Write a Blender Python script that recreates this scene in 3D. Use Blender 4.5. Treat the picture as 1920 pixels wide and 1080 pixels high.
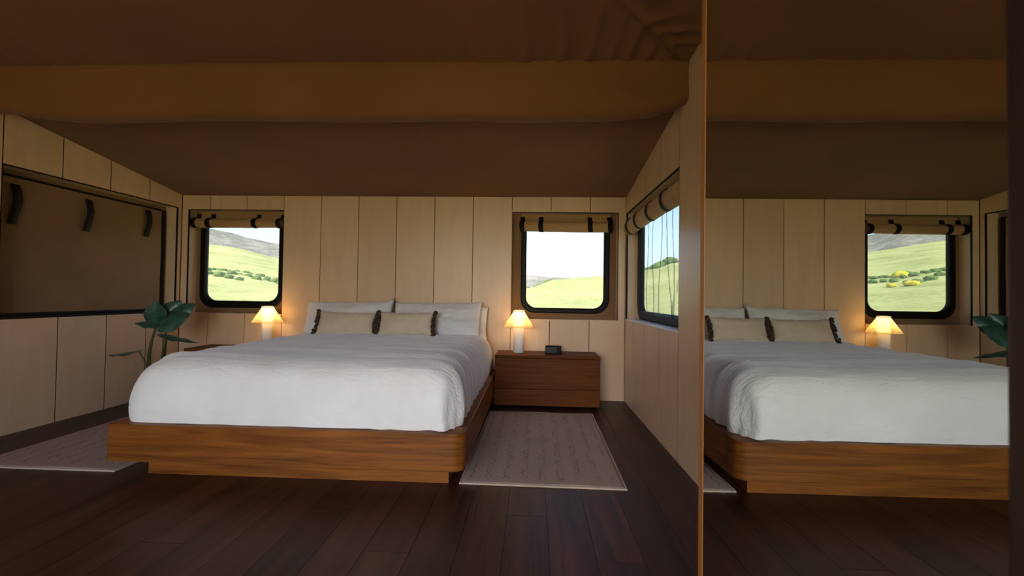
import bpy, bmesh, math, random
from mathutils import Vector, Matrix, noise
random.seed(7)
for o in list(bpy.data.objects):
    bpy.data.objects.remove(o, do_unlink=True)
SC = bpy.context.scene
COL = SC.collection

# ------------------------------------------------------------------ camera
EYE = Vector((0.0, 0.0, 1.05))
YAW, PITCH, ROLL = -0.0459, 0.0184, 0.0150
cy_, sy_, cp_, sp_ = math.cos(YAW), math.sin(YAW), math.cos(PITCH), math.sin(PITCH)
fwd = Vector((sy_*cp_, cy_*cp_, sp_)); rgt = Vector((cy_, -sy_, 0)); upv = rgt.cross(fwd)
r2 = rgt*math.cos(ROLL) + upv*math.sin(ROLL); u2 = -rgt*math.sin(ROLL) + upv*math.cos(ROLL)
cd = bpy.data.cameras.new('camera'); cam = bpy.data.objects.new('camera', cd); COL.objects.link(cam)
cam.matrix_world = Matrix(((r2.x, u2.x, -fwd.x, EYE.x), (r2.y, u2.y, -fwd.y, EYE.y), (r2.z, u2.z, -fwd.z, EYE.z), (0, 0, 0, 1)))
cd.sensor_width = 36; cd.lens = 16.0; cd.clip_start = 0.02; cd.clip_end = 12000
cd.dof.use_dof = True; cd.dof.focus_distance = 4.0; cd.dof.aperture_fstop = 4.5
SC.camera = cam

# ------------------------------------------------------------------ light
SUN_EL, SUN_AZ = math.radians(48), math.radians(205)      # azimuth clockwise from +Y (sun stands behind the camera, to the left)
wd = bpy.data.worlds.new('sky'); SC.world = wd; wd.use_nodes = True
wn = wd.node_tree; bg = wn.nodes['Background']
sk = wn.nodes.new('ShaderNodeTexSky'); sk.sky_type = 'NISHITA'; sk.sun_disc = False
sk.sun_elevation = SUN_EL; sk.sun_rotation = SUN_AZ; sk.altitude = 100; sk.air_density = 0.9; sk.dust_density = 2.6; sk.ozone_density = 1.0
wn.links.new(sk.outputs[0], bg.inputs[0]); bg.inputs[1].default_value = 0.45
sl = bpy.data.lights.new('sun_offscreen', 'SUN'); sl.energy = 6.0; sl.color = (1.0, 0.94, 0.85); sl.angle = math.radians(0.6)
so = bpy.data.objects.new('sun_offscreen', sl); COL.objects.link(so)
sd = Vector((math.sin(SUN_AZ)*math.cos(SUN_EL), math.cos(SUN_AZ)*math.cos(SUN_EL), math.sin(SUN_EL)))
so.rotation_euler = sd.to_track_quat('Z', 'Y').to_euler(); so.location = (0, -6, 8)
SC.view_settings.view_transform = 'Standard'; SC.view_settings.look = 'None'; SC.view_settings.gamma = 1.0
SC.view_settings.use_curve_mapping = False
SC.view_settings.exposure = 1.85

# ------------------------------------------------------------------ room numbers (metres; floor is z = 0, the camera stands over the origin)
D, XR, XL = 4.70, 0.944, -3.769      # faces of the panelled walls
YF = -2.60                           # front of the tent
CB, CR, CL = D+0.14, XR+0.14, XL-0.14  # canvas skin behind the panels
def zlow(y): return 2.087 + 0.15*(D - y)
def zup(x, y): return 2.535 + 0.15*min(2.84-y+0.03, XR-x+0.03, x-XL+0.03, 0.9)

# ------------------------------------------------------------------ materials
def mat(name):
    m = bpy.data.materials.new(name); m.use_nodes = True
    return m, m.node_tree, m.node_tree.nodes['Principled BSDF']
def nd(t, typ, **kw):
    n = t.nodes.new(typ)
    for k, v in kw.items():
        if k in n.inputs: n.inputs[k].default_value = v
        else: setattr(n, k, v)
    return n
def srgb(r, g, b):
    f = lambda c: (c/255/12.92 if c/255 <= 0.04045 else ((c/255+0.055)/1.055)**2.4)
    return (f(r), f(g), f(b), 1)
def ramp(t, fac, stops):
    r = nd(t, 'ShaderNodeValToRGB'); e = r.color_ramp.elements
    while len(e) < len(stops): e.new(0.5)
    for i, (p, c) in enumerate(stops): e[i].position = p; e[i].color = c
    t.links.new(fac, r.inputs[0]); return r
def coords(t, scale, rnd=True):
    tc = nd(t, 'ShaderNodeTexCoord'); mp = nd(t, 'ShaderNodeMapping'); mp.inputs['Scale'].default_value = scale
    if rnd:
        oi = nd(t, 'ShaderNodeObjectInfo'); mu = nd(t, 'ShaderNodeMath', operation='MULTIPLY'); mu.inputs[1].default_value = 37.0
        t.links.new(oi.outputs['Random'], mu.inputs[0])
        ad = nd(t, 'ShaderNodeVectorMath', operation='ADD')
        t.links.new(tc.outputs['Object'], ad.inputs[0]); t.links.new(mu.outputs[0], ad.inputs[1]); t.links.new(ad.outputs[0], mp.inputs[0])
    else: t.links.new(tc.outputs['Object'], mp.inputs[0])
    return mp.outputs[0]
def wood(name, c1, c2, scale, rough=0.45, vary=0.12, bump=0.05, spec=0.4, coat=0.0):
    m, t, b = mat(name)
    v = coords(t, scale)
    n1 = nd(t, 'ShaderNodeTexNoise', Scale=1.0, Detail=8.0, Roughness=0.62, Distortion=0.6); t.links.new(v, n1.inputs['Vector'])
    r = ramp(t, n1.outputs['Fac'], [(0.3, c1), (0.7, c2)])
    oi = nd(t, 'ShaderNodeObjectInfo'); mr = nd(t, 'ShaderNodeMapRange'); mr.inputs['To Min'].default_value = 1-vary; mr.inputs['To Max'].default_value = 1+vary
    t.links.new(oi.outputs['Random'], mr.inputs[0])
    hs = nd(t, 'ShaderNodeHueSaturation'); t.links.new(r.outputs[0], hs.inputs['Color']); t.links.new(mr.outputs[0], hs.inputs['Value'])
    t.links.new(hs.outputs[0], b.inputs['Base Color'])
    b.inputs['Roughness'].default_value = rough; b.inputs['Specular IOR Level'].default_value = spec; b.inputs['Coat Weight'].default_value = coat
    bp = nd(t, 'ShaderNodeBump', Strength=bump, Distance=0.01); t.links.new(n1.outputs['Fac'], bp.inputs['Height']); t.links.new(bp.outputs[0], b.inputs['Normal'])
    return m
def cloth(name, c1, c2, scale=260.0, rough=0.9, bump=0.25, big=3.0, sheen=0.15, wr=0.0, wrs=(4, 14, 6)):
    m, t, b = mat(name)
    v = coords(t, (1, 1, 1), False)
    n0 = nd(t, 'ShaderNodeTexNoise', Scale=big, Detail=4.0); t.links.new(v, n0.inputs['Vector'])
    r = ramp(t, n0.outputs['Fac'], [(0.3, c1), (0.7, c2)]); t.links.new(r.outputs[0], b.inputs['Base Color'])
    b.inputs['Roughness'].default_value = rough; b.inputs['Sheen Weight'].default_value = sheen; b.inputs['Specular IOR Level'].default_value = 0.2
    n1 = nd(t, 'ShaderNodeTexNoise', Scale=scale, Detail=2.0); t.links.new(v, n1.inputs['Vector'])
    bp = nd(t, 'ShaderNodeBump', Strength=bump, Distance=0.001); t.links.new(n1.outputs['Fac'], bp.inputs['Height'])
    if wr > 0:
        v2 = coords(t, wrs, False)
        n2 = nd(t, 'ShaderNodeTexNoise', Scale=1.0, Detail=5.0, Roughness=0.6, Distortion=0.7); t.links.new(v2, n2.inputs['Vector'])
        b2 = nd(t, 'ShaderNodeBump', Strength=wr, Distance=0.02); t.links.new(n2.outputs['Fac'], b2.inputs['Height']); t.links.new(bp.outputs[0], b2.inputs['Normal']); t.links.new(b2.outputs[0], b.inputs['Normal'])
    else: t.links.new(bp.outputs[0], b.inputs['Normal'])
    return m
def plain(name, c, rough=0.5, spec=0.4, metal=0.0, emit=None, es=0.0):
    m, t, b = mat(name); b.inputs['Base Color'].default_value = c; b.inputs['Roughness'].default_value = rough
    b.inputs['Specular IOR Level'].default_value = spec; b.inputs['Metallic'].default_value = metal
    if emit: b.inputs['Emission Color'].default_value = emit; b.inputs['Emission Strength'].default_value = es
    return m
M = {}
M['ply'] = wood('birch_ply', srgb(208, 175, 143), srgb(218, 186, 154), (9, 9, 1.2), 0.36, 0.05, 0.02, 0.45)
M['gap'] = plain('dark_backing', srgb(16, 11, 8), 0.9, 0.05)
M['teak'] = wood('teak', srgb(88, 46, 12), srgb(150, 90, 32), (1.6, 6, 30), 0.45, 0.03, 0.05, 0.22)
M['teaky'] = wood('teak_side', srgb(88, 46, 12), srgb(150, 90, 32), (6, 1.6, 30), 0.45, 0.03, 0.05, 0.22)
M['walnut'] = wood('stand_wood', srgb(80, 40, 12), srgb(120, 64, 22), (2.0, 8, 30), 0.5, 0.04, 0.04, 0.12)
M['floor'] = wood('dark_plank', srgb(34, 17, 10), srgb(84, 48, 32), (16, 1.0, 14), 0.40, 0.35, 0.4, 0.26)
M['deck'] = wood('deck_board', srgb(120, 90, 64), srgb(160, 124, 92), (14, 1.1, 14), 0.7, 0.15, 0.1)
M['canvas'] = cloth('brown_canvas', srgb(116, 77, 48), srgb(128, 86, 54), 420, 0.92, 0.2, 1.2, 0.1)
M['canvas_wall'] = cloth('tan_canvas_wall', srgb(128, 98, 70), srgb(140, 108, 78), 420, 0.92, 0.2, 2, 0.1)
M['flap'] = cloth('canvas_flap', srgb(128, 98, 70), srgb(140, 108, 78), 420, 0.92, 0.2, 2, 0.1)
M['blind'] = cloth('tan_blind', srgb(166, 130, 94), srgb(178, 142, 104), 420, 0.9, 0.2, 6, 0.1)
M['strap'] = plain('brown_strap', srgb(20, 12, 9), 0.6, 0.2)
M['black'] = plain('black_rubber', srgb(14, 10, 8), 0.5, 0.2)
M['duvet'] = cloth('white_linen', srgb(234, 231, 228), srgb(242, 240, 238), 300, 0.9, 0.3, 5, 0.6, 0.55, (5, 24, 10))
M['pillow'] = cloth('white_pillow', srgb(228, 225, 224), srgb(240, 238, 237), 300, 0.9, 0.3, 6, 0.45, 0.4, (9, 14, 14))
M['sheet'] = cloth('white_sheet', srgb(224, 222, 222), srgb(234, 232, 232), 300, 0.9, 0.2)
M['cushion'] = cloth('beige_velvet', srgb(208, 188, 162), srgb(222, 204, 180), 220, 0.85, 0.3, 8, 0.3)
M['pom'] = cloth('brown_yarn', srgb(52, 36, 24), srgb(86, 64, 46), 500, 0.95, 0.8, 60)
M['ceramic'] = plain('white_ceramic', srgb(236, 232, 228), 0.35)
M['pot'] = plain('grey_pot', srgb(92, 84, 76), 0.8)
M['soil'] = plain('soil', srgb(40, 28, 20), 0.95)
M['plastic'] = plain('black_plastic', srgb(9, 9, 10), 0.5, 0.15)
M['screen'] = plain('clock_glass', srgb(6, 9, 12), 0.2, 0.2)
M['brass'] = plain('warm_wood_edge', srgb(150, 96, 44), 0.4)
M['darkwood'] = wood('wardrobe_dark', srgb(30, 18, 12), srgb(48, 30, 20), (8, 8, 1.2), 0.5, 0.03)
M['sill'] = plain('white_sill', srgb(226, 224, 224), 0.4)
M['stem'] = plain('plant_stem', srgb(72, 74, 46), 0.5)
# mirror
m, t, b = mat('mirror_glass'); b.inputs['Base Color'].default_value = (0.70, 0.73, 0.68, 1); b.inputs['Metallic'].default_value = 1; b.inputs['Roughness'].default_value = 0.0; M['mirror'] = m
# leaf
m, t, b = mat('leaf'); v = coords(t, (20, 20, 20)); n = nd(t, 'ShaderNodeTexNoise', Scale=1.0, Detail=3.0); t.links.new(v, n.inputs['Vector'])
r = ramp(t, n.outputs['Fac'], [(0.3, srgb(34, 66, 54)), (0.7, srgb(62, 102, 84))]); t.links.new(r.outputs[0], b.inputs['Base Color']); b.inputs['Roughness'].default_value = 0.35; M['leaf'] = m
# clear vinyl pane: dims the view and keeps a faint sheen
def pane_mat(name, tint, gl=0.03, rough=0.05, milk=0.035):
    m = bpy.data.materials.new(name); m.use_nodes = True; t = m.node_tree; t.nodes.clear()
    out = nd(t, 'ShaderNodeOutputMaterial'); tr = nd(t, 'ShaderNodeBsdfTransparent'); tr.inputs[0].default_value = tint
    g = nd(t, 'ShaderNodeBsdfGlossy'); g.inputs['Roughness'].default_value = rough
    mx = nd(t, 'ShaderNodeMixShader'); mx.inputs[0].default_value = gl
    tl = nd(t, 'ShaderNodeBsdfTranslucent'); tl.inputs[0].default_value = (.9, .9, .9, 1); m0 = nd(t, 'ShaderNodeMixShader'); m0.inputs[0].default_value = milk
    t.links.new(tr.outputs[0], m0.inputs[1]); t.links.new(tl.outputs[0], m0.inputs[2])
    t.links.new(m0.outputs[0], mx.inputs[1]); t.links.new(g.outputs[0], mx.inputs[2]); t.links.new(mx.outputs[0], out.inputs[0]); return m
M['pane'] = pane_mat('vinyl_pane', (0.215, 0.215, 0.222, 1))
M['net'] = pane_mat('window_net', (0.66, 0.67, 0.70, 1), 0.005, 0.4, 0.01)
# lamp paper
m = bpy.data.materials.new('lamp_paper'); m.use_nodes = True; t = m.node_tree; t.nodes.clear()
out = nd(t, 'ShaderNodeOutputMaterial'); a = nd(t, 'ShaderNodeBsdfTranslucent'); a.inputs[0].default_value = srgb(255, 238, 200)
d_ = nd(t, 'ShaderNodeBsdfDiffuse'); d_.inputs[0].default_value = srgb(236, 214, 170); tr = nd(t, 'ShaderNodeBsdfTransparent'); tr.inputs[0].default_value = (1, .93, .75, 1)
m1 = nd(t, 'ShaderNodeMixShader'); m1.inputs[0].default_value = 0.45; m2 = nd(t, 'ShaderNodeMixShader'); m2.inputs[0].default_value = 0.35
t.links.new(a.outputs[0], m1.inputs[1]); t.links.new(d_.outputs[0], m1.inputs[2]); t.links.new(m1.outputs[0], m2.inputs[1]); t.links.new(tr.outputs[0], m2.inputs[2]); t.links.new(m2.outputs[0], out.inputs[0]); M['paper'] = m
M['glow'] = plain('lamp_tube', srgb(255, 240, 210), 0.5, 0.2, 0, (1.0, 0.74, 0.38, 1), 4.0)
# rug
def rug_mat(name, c1, c2, cp):
    m, t, b = mat(name)
    L = t.links.new
    tc = nd(t, 'ShaderNodeTexCoord'); sx = nd(t, 'ShaderNodeSeparateXYZ'); L(tc.outputs['Object'], sx.inputs[0])
    def ma(op, a, bb=None, c=None):
        n = nd(t, 'ShaderNodeMath', operation=op)
        for i, x in enumerate((a, bb, c)):
            if x is None: continue
            if isinstance(x, (int, float)): n.inputs[i].default_value = x
            else: L(x, n.inputs[i])
        return n.outputs[0]
    X, Y = sx.outputs[0], sx.outputs[1]
    n0 = nd(t, 'ShaderNodeTexNoise', Scale=90.0, Detail=3.0); L(tc.outputs['Object'], n0.inputs['Vector'])
    base = ramp(t, n0.outputs['Fac'], [(0.3, c1), (0.7, c2)])
    # nine columns of small woven marks running the length of the rug
    cx = ma('SUBTRACT', ma('FRACT', ma('ADD', ma('MULTIPLY', X, 9.6), 0.5)), 0.5)     # -0.5..0.5 across a column
    ci = ma('FLOOR', ma('ADD', ma('MULTIPLY', X, 9.6), 0.5))
    wv = ma('MULTIPLY', ma('ABSOLUTE', ma('SINE', ma('MULTIPLY', Y, ma('ADD', 60.0, ma('MULTIPLY', ci, 7.0))))), 0.16)
    mark = ma('LESS_THAN', ma('ABSOLUTE', ma('SUBTRACT', ma('ABSOLUTE', cx), wv)), 0.055)
    n1 = nd(t, 'ShaderNodeTexNoise', Scale=1.0, Detail=3.0); mp = nd(t, 'ShaderNodeMapping'); mp.inputs['Scale'].default_value = (26, 9, 1)
    L(tc.outputs['Object'], mp.inputs[0]); L(mp.outputs[0], n1.inputs['Vector'])
    worn = nd(t, 'ShaderNodeMapRange'); worn.inputs['From Min'].default_value = 0.42; worn.inputs['From Max'].default_value = 0.62; L(n1.outputs['Fac'], worn.inputs[0])
    inside = ma('MULTIPLY', ma('LESS_THAN', ma('ABSOLUTE', Y), 0.72), ma('LESS_THAN', ma('ABSOLUTE', X), 0.42))
    # centre diamond of small checks
    dia = ma('LESS_THAN', ma('ADD', ma('ABSOLUTE', X), ma('MULTIPLY', ma('ABSOLUTE', Y), 0.9)), 0.085)
    chk = nd(t, 'ShaderNodeTexChecker', Scale=48.0); L(tc.outputs['Object'], chk.inputs['Vector'])
    dm = ma('MULTIPLY', dia, chk.outputs['Fac'])
    f = ma('MULTIPLY', ma('MULTIPLY', ma('MULTIPLY', mark, worn.outputs[0]), inside), ma('SUBTRACT', 1.0, dia))
    f = ma('MULTIPLY', ma('MAXIMUM', f, ma('MULTIPLY', dm, 0.8)), 0.5)
    mx = nd(t, 'ShaderNodeMixRGB'); L(f, mx.inputs[0]); L(base.outputs[0], mx.inputs[1]); mx.inputs[2].default_value = cp
    L(mx.outputs[0], b.inputs['Base Color']); b.inputs['Roughness'].default_value = 0.95; b.inputs['Specular IOR Level'].default_value = 0.1
    bp = nd(t, 'ShaderNodeBump', Strength=0.4, Distance=0.002); L(n0.outputs['Fac'], bp.inputs['Height']); L(bp.outputs[0], b.inputs['Normal'])
    return m
M['rug'] = rug_mat('woven_rug', srgb(164, 145, 134), srgb(184, 165, 153), srgb(96, 86, 88))
M['hem'] = cloth('rug_hem', srgb(176, 156, 138), srgb(188, 168, 150), 300, 0.95, 0.4)
# outdoors
def grass_mat(name, stops, scale, fine):
    m, t, b = mat(name); v = coords(t, (1, 1, 1), False)
    n1 = nd(t, 'ShaderNodeTexNoise', Scale=scale, Detail=8.0, Roughness=0.65); n2 = nd(t, 'ShaderNodeTexNoise', Scale=fine, Detail=6.0, Roughness=0.7)
    t.links.new(v, n1.inputs['Vector']); t.links.new(v, n2.inputs['Vector'])
    mx = nd(t, 'ShaderNodeMath', operation='ADD'); t.links.new(n1.outputs['Fac'], mx.inputs[0]); t.links.new(n2.outputs['Fac'], mx.inputs[1])
    hf = nd(t, 'ShaderNodeMath', operation='MULTIPLY'); t.links.new(mx.outputs[0], hf.inputs[0]); hf.inputs[1].default_value = 0.5
    r = ramp(t, hf.outputs[0], stops); t.links.new(r.outputs[0], b.inputs['Base Color']); b.inputs['Roughness'].default_value = 1; b.inputs['Specular IOR Level'].default_value = 0.05
    return m
M['meadow'] = grass_mat('meadow_grass', [(0.36, srgb(122, 130, 76)), (0.46, srgb(156, 162, 98)), (0.55, srgb(178, 182, 118)), (0.64, srgb(186, 176, 124))], 0.05, 1.3)
M['mount'] = grass_mat('mountain_scrub', [(0.38, srgb(104, 106, 92)), (0.5, srgb(128, 126, 112)), (0.6, srgb(162, 156, 144))], 0.004, 0.03)
M['shrub'] = grass_mat('shrub_leaf', [(0.36, srgb(62, 84, 44)), (0.5, srgb(92, 116, 60)), (0.64, srgb(124, 142, 76))], 0.6, 3.0)
M['yshrub'] = grass_mat('flower_shrub', [(0.36, srgb(140, 140, 40)), (0.5, srgb(196, 186, 60)), (0.64, srgb(220, 206, 80))], 0.6, 3.0)

# ------------------------------------------------------------------ helpers
def tag(o, label=None, cat=None, group=None, kind=None):
    if label: o['label'] = label
    if cat: o['category'] = cat
    if group: o['group'] = group
    if kind: o['kind'] = kind
    return o
def link(name, me, m, parent=None, smooth=False):
    o = bpy.data.objects.new(name, me); COL.objects.link(o)
    if m is not None and not me.materials: me.materials.append(M[m])
    if parent is not None: o.parent = parent
    if smooth:
        for p in me.polygons: p.use_smooth = True
    return o
def empty(name, loc=(0, 0, 0), rz=0.0):
    o = bpy.data.objects.new(name, None); COL.objects.link(o); o.location = loc; o.rotation_euler = (0, 0, rz); o.empty_display_size = 0.1
    return o
def tomesh(bm, name):
    bmesh.ops.recalc_face_normals(bm, faces=bm.faces[:]); me = bpy.data.meshes.new(name); bm.to_mesh(me); bm.free(); return me
def bmbox(bm, x0, x1, y0, y1, z0, z1):
    vs = [bm.verts.new(p) for p in ((x0, y0, z0), (x1, y0, z0), (x1, y1, z0), (x0, y1, z0), (x0, y0, z1), (x1, y0, z1), (x1, y1, z1), (x0, y1, z1))]
    for f in ((0, 1, 2, 3), (4, 5, 6, 7), (0, 1, 5, 4), (1, 2, 6, 5), (2, 3, 7, 6), (3, 0, 4, 7)): bm.faces.new([vs[i] for i in f])
def box(name, x0, x1, y0, y1, z0, z1, m, parent=None, bev=0.0, seg=2):
    bm = bmesh.new(); bmbox(bm, x0, x1, y0, y1, z0, z1)
    if bev: bmesh.ops.bevel(bm, geom=bm.edges[:], offset=bev, segments=seg, affect='EDGES', profile=0.5)
    return link(name, tomesh(bm, name), m, parent)
def boxes(name, lst, m, parent=None):
    bm = bmesh.new()
    for b in lst: bmbox(bm, *b)
    return link(name, tomesh(bm, name), m, parent)
def prism(name, pts, axis, a0, a1, m, parent=None, bev=0.0, smooth=False):
    """extrude a 2D outline along an axis ('x': pts are (y,z); 'y': (x,z); 'z': (x,y))"""
    bm = bmesh.new(); f = {'x': lambda p, a: (a, p[0], p[1]), 'y': lambda p, a: (p[0], a, p[1]), 'z': lambda p, a: (p[0], p[1], a)}[axis]
    A = [bm.verts.new(f(p, a0)) for p in pts]; B = [bm.verts.new(f(p, a1)) for p in pts]; n = len(pts)
    bm.faces.new(A); bm.faces.new(B)
    for i in range(n): bm.faces.new((A[i], A[(i+1) % n], B[(i+1) % n], B[i]))
    bmesh.ops.recalc_face_normals(bm, faces=bm.faces[:])
    if bev: bmesh.ops.bevel(bm, geom=bm.edges[:], offset=bev, segments=2, affect='EDGES', profile=0.5)
    return link(name, tomesh(bm, name), m, parent, smooth)
def grid_mesh(name, P, m, parent=None, smooth=True, closed_u=False):
    nu, nv = len(P), len(P[0]); vs = [p for row in P for p in row]; fs = []
    for i in range(nu if closed_u else nu-1):
        for j in range(nv-1):
            k = (i+1) % nu; fs.append((i*nv+j, k*nv+j, k*nv+j+1, i*nv+j+1))
    me = bpy.data.meshes.new(name); me.from_pydata([tuple(v) for v in vs], [], fs); me.update()
    return link(name, me, m, parent, smooth)
def lathe(name, prof, m, parent=None, n=32, smooth=True):
    bm = bmesh.new(); rings = []
    for r, z in prof: rings.append([bm.verts.new((r*math.cos(2*math.pi*i/n), r*math.sin(2*math.pi*i/n), z)) for i in range(n)])
    for a, b in zip(rings, rings[1:]):
        for i in range(n): bm.faces.new((a[i], a[(i+1) % n], b[(i+1) % n], b[i]))
    return link(name, tomesh(bm, name), m, parent, smooth)
def tube(name, pts, rad, m, parent=None, n=10):
    pts = [Vector(p) for p in pts]; P = []
    for i, p in enumerate(pts):
        t = (pts[min(i+1, len(pts)-1)] - pts[max(i-1, 0)]).normalized(); a = t.cross(Vector((0.3, 0.9, 0.2))).normalized(); b = t.cross(a)
        r = rad[i] if isinstance(rad, (list, tuple)) else rad
        P.append([p + a*r*math.cos(2*math.pi*k/n) + b*r*math.sin(2*math.pi*k/n) for k in range(n+1)])
    return grid_mesh(name, P, m, parent)
def N(x, y=0.0, z=0.0): return noise.noise(Vector((x, y, z)))
def copy_tree(o, parent=None):
    c = o.copy(); COL.objects.link(c); c.parent = parent
    for ch in list(o.children): copy_tree(ch, c)
    return c

# ------------------------------------------------------------------ floor of planks
fl = box('floor', CL-.02, CR+.02, YF, CB+.02, -0.10, -0.012, 'gap'); tag(fl, kind='structure')
PW = 0.19; x = CL; r = 0; pm = {}
while x < CR - 0.01:
    x1 = min(x+PW, CR); y = YF + [0, -0.9, -0.35, -1.25, -0.6][r % 5]
    while y < CB - 0.01:
        y1 = y + 1.6; a, b_ = max(y, YF), min(y1, CB)
        if b_ - a > 0.05:
            key = (round(x1-x, 3), round(b_-a, 3))
            if key not in pm:
                bm = bmesh.new(); bmbox(bm, 0.001, x1-x-0.001, 0.001, b_-a-0.001, -0.012, 0.0); pm[key] = tomesh(bm, 'plank')
            o = link('plank', pm[key], 'floor', fl); o.location = (x, a, 0)
        y = y1
    x = x1; r += 1
tag(box('trim_1', CL, CR, YF-2.4, YF, -0.14, -0.02, 'deck'), kind='structure')     # unseen deck outside the open front, added to bounce sunlight in

# ------------------------------------------------------------------ panelled walls
LR = (-3.70, -2.651, 0.825, 1.932)     # recesses of the two back windows (x0, x1, z0, z1)
RR = (-0.227, 0.870, 0.820, 1.925)
SRL = (3.045, 4.648, 0.83, 1.942)      # side recesses (y0, y1, z0, z1)
SRR = (2.992, 4.672, 0.838, 1.915)
G = 0.003; TH = 0.018
wb = boxes('wall_back', [(CL, CR, CB, CB+.02, -0.1, LR[2]-.05), (CL, CR, CB, CB+.02, 1.80, 2.2), (CL, -3.62, CB, CB+.02, LR[2]-.05, 1.80),
                         (-2.74, -0.10, CB, CB+.02, LR[2]-.05, 1.80), (0.77, CR, CB, CB+.02, LR[2]-.05, 1.80),
                         (-3.62, -2.74, CB, CB+.02, LR[2]-.05, 0.91), (-0.10, 0.77, CB, CB+.02, LR[2]-.05, 0.905)], 'canvas_wall'); tag(wb, kind='structure')
boxes('backing_strip', [(XL, LR[0]-.004, D+TH+.002, D+.03, 0, 2.07), (LR[1]+.02, RR[0]-.02, D+TH+.002, D+.03, 0, 2.07), (XL, XR, D+TH+.002, D+.03, 0, .80), (XL, XR, D+TH+.002, D+.03, 1.95, 2.07)], 'gap', wb)
lines = [XL] + [-3.4586+0.4039*i for i in range(11)] + [XR]
for a, b_ in zip(lines, lines[1:]):
    segs = [(0.0, 2.082)]
    for R_ in (LR, RR):
        if a < R_[1]-.01 and b_ > R_[0]+.01:
            segs = [(0.0, R_[2]), (R_[3], 2.082)]
            if a < R_[0]-.01: box('wall_panel', a+G, R_[0], D, D+TH, R_[2], R_[3], 'ply', wb)
            if b_ > R_[1]+.01: box('wall_panel', R_[1], b_-G, D, D+TH, R_[2], R_[3], 'ply', wb)
    for z0, z1 in segs: box('wall_panel', a+G, b_-G, D, D+TH, z0, z1, 'ply', wb, 0.001, 1)
def side_wall(name, xf, sgn, ys, R_, xc, holes):
    w = boxes(name, holes, 'canvas_wall'); tag(w, kind='structure')
    x0, x1 = sorted((xf, xf+sgn*TH)); bx0, bx1 = sorted((xf+sgn*(TH+.002), xf+sgn*.03))
    boxes('backing_strip', [(bx0, bx1, YF, R_[0]-.02, 0, 2.45), (bx0, bx1, R_[0]-.02, D, 0, R_[2]-.02), (bx0, bx1, R_[0]-.02, D, R_[3]+.02, 2.07)], 'gap', w)
    top = lambda y: (zlow(y)-.004 if y > 2.93 else 2.60)
    for a, b_ in zip(ys, ys[1:]):
        a2, b2 = a+.004, b_-.004
        def pr(z0, z1=None, a=a2, b=b2):
            if z1 is None:
                if a < 2.93 < b: pts = [(a, z0), (b, z0), (b, top(b)), (2.94, top(2.94)), (2.92, 2.60), (a, 2.60)]
                else: pts = [(a, z0), (b, z0), (b, top(b)), (a, top(a))]
            else: pts = [(a, z0), (b, z0), (b, z1), (a, z1)]
            prism('wall_panel', pts, 'x', x0, x1, 'ply', w)
        if b2 > R_[0]+.01 and a2 < R_[1]-.01:
            if a2 < R_[0]-.01: pr(R_[2], R_[3], a2, R_[0])
            if b2 > R_[1]+.01: pr(R_[2], R_[3], R_[1], b2)
            pr(0.0, R_[2]); pr(R_[3])
        else: pr(0.0)
        if b_ < D-.05:                                     # flush dark strip, painted in for the shadow of the joint gap
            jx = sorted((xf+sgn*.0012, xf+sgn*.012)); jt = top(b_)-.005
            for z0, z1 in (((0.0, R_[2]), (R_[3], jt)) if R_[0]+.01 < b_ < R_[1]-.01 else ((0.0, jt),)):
                box('joint_shade_strip', jx[0], jx[1], b_-.0045, b_+.0045, z0, z1, 'gap', w)
    return w
ysl = [YF] + [4.697-0.4138*i for i in range(17, -1, -1)]
ysl = [y for y in ysl if y >= YF]
ysr = [YF, -2.2, -1.76, -1.32, -.88, -.44, 0.0, .44, .88, 1.30, 1.72, 2.14, 2.575, 3.0, 3.44, 3.889, 4.338, 4.697]
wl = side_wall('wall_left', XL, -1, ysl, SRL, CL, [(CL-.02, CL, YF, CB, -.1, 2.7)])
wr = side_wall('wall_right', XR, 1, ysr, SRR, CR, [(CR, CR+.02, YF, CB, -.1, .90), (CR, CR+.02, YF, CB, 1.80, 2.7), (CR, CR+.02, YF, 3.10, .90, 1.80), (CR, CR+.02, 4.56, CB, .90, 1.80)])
# open front of the tent, behind the camera
FO = (-2.39, 0.15, 2.42)
wf = boxes('wall_front', [(CL, FO[0], YF-.03, YF, -.1, 2.7), (FO[1], CR, YF-.03, YF, -.1, 2.7), (FO[0], FO[1], YF-.03, YF, FO[2], 2.7)], 'canvas_wall'); tag(wf, kind='structure')

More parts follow.
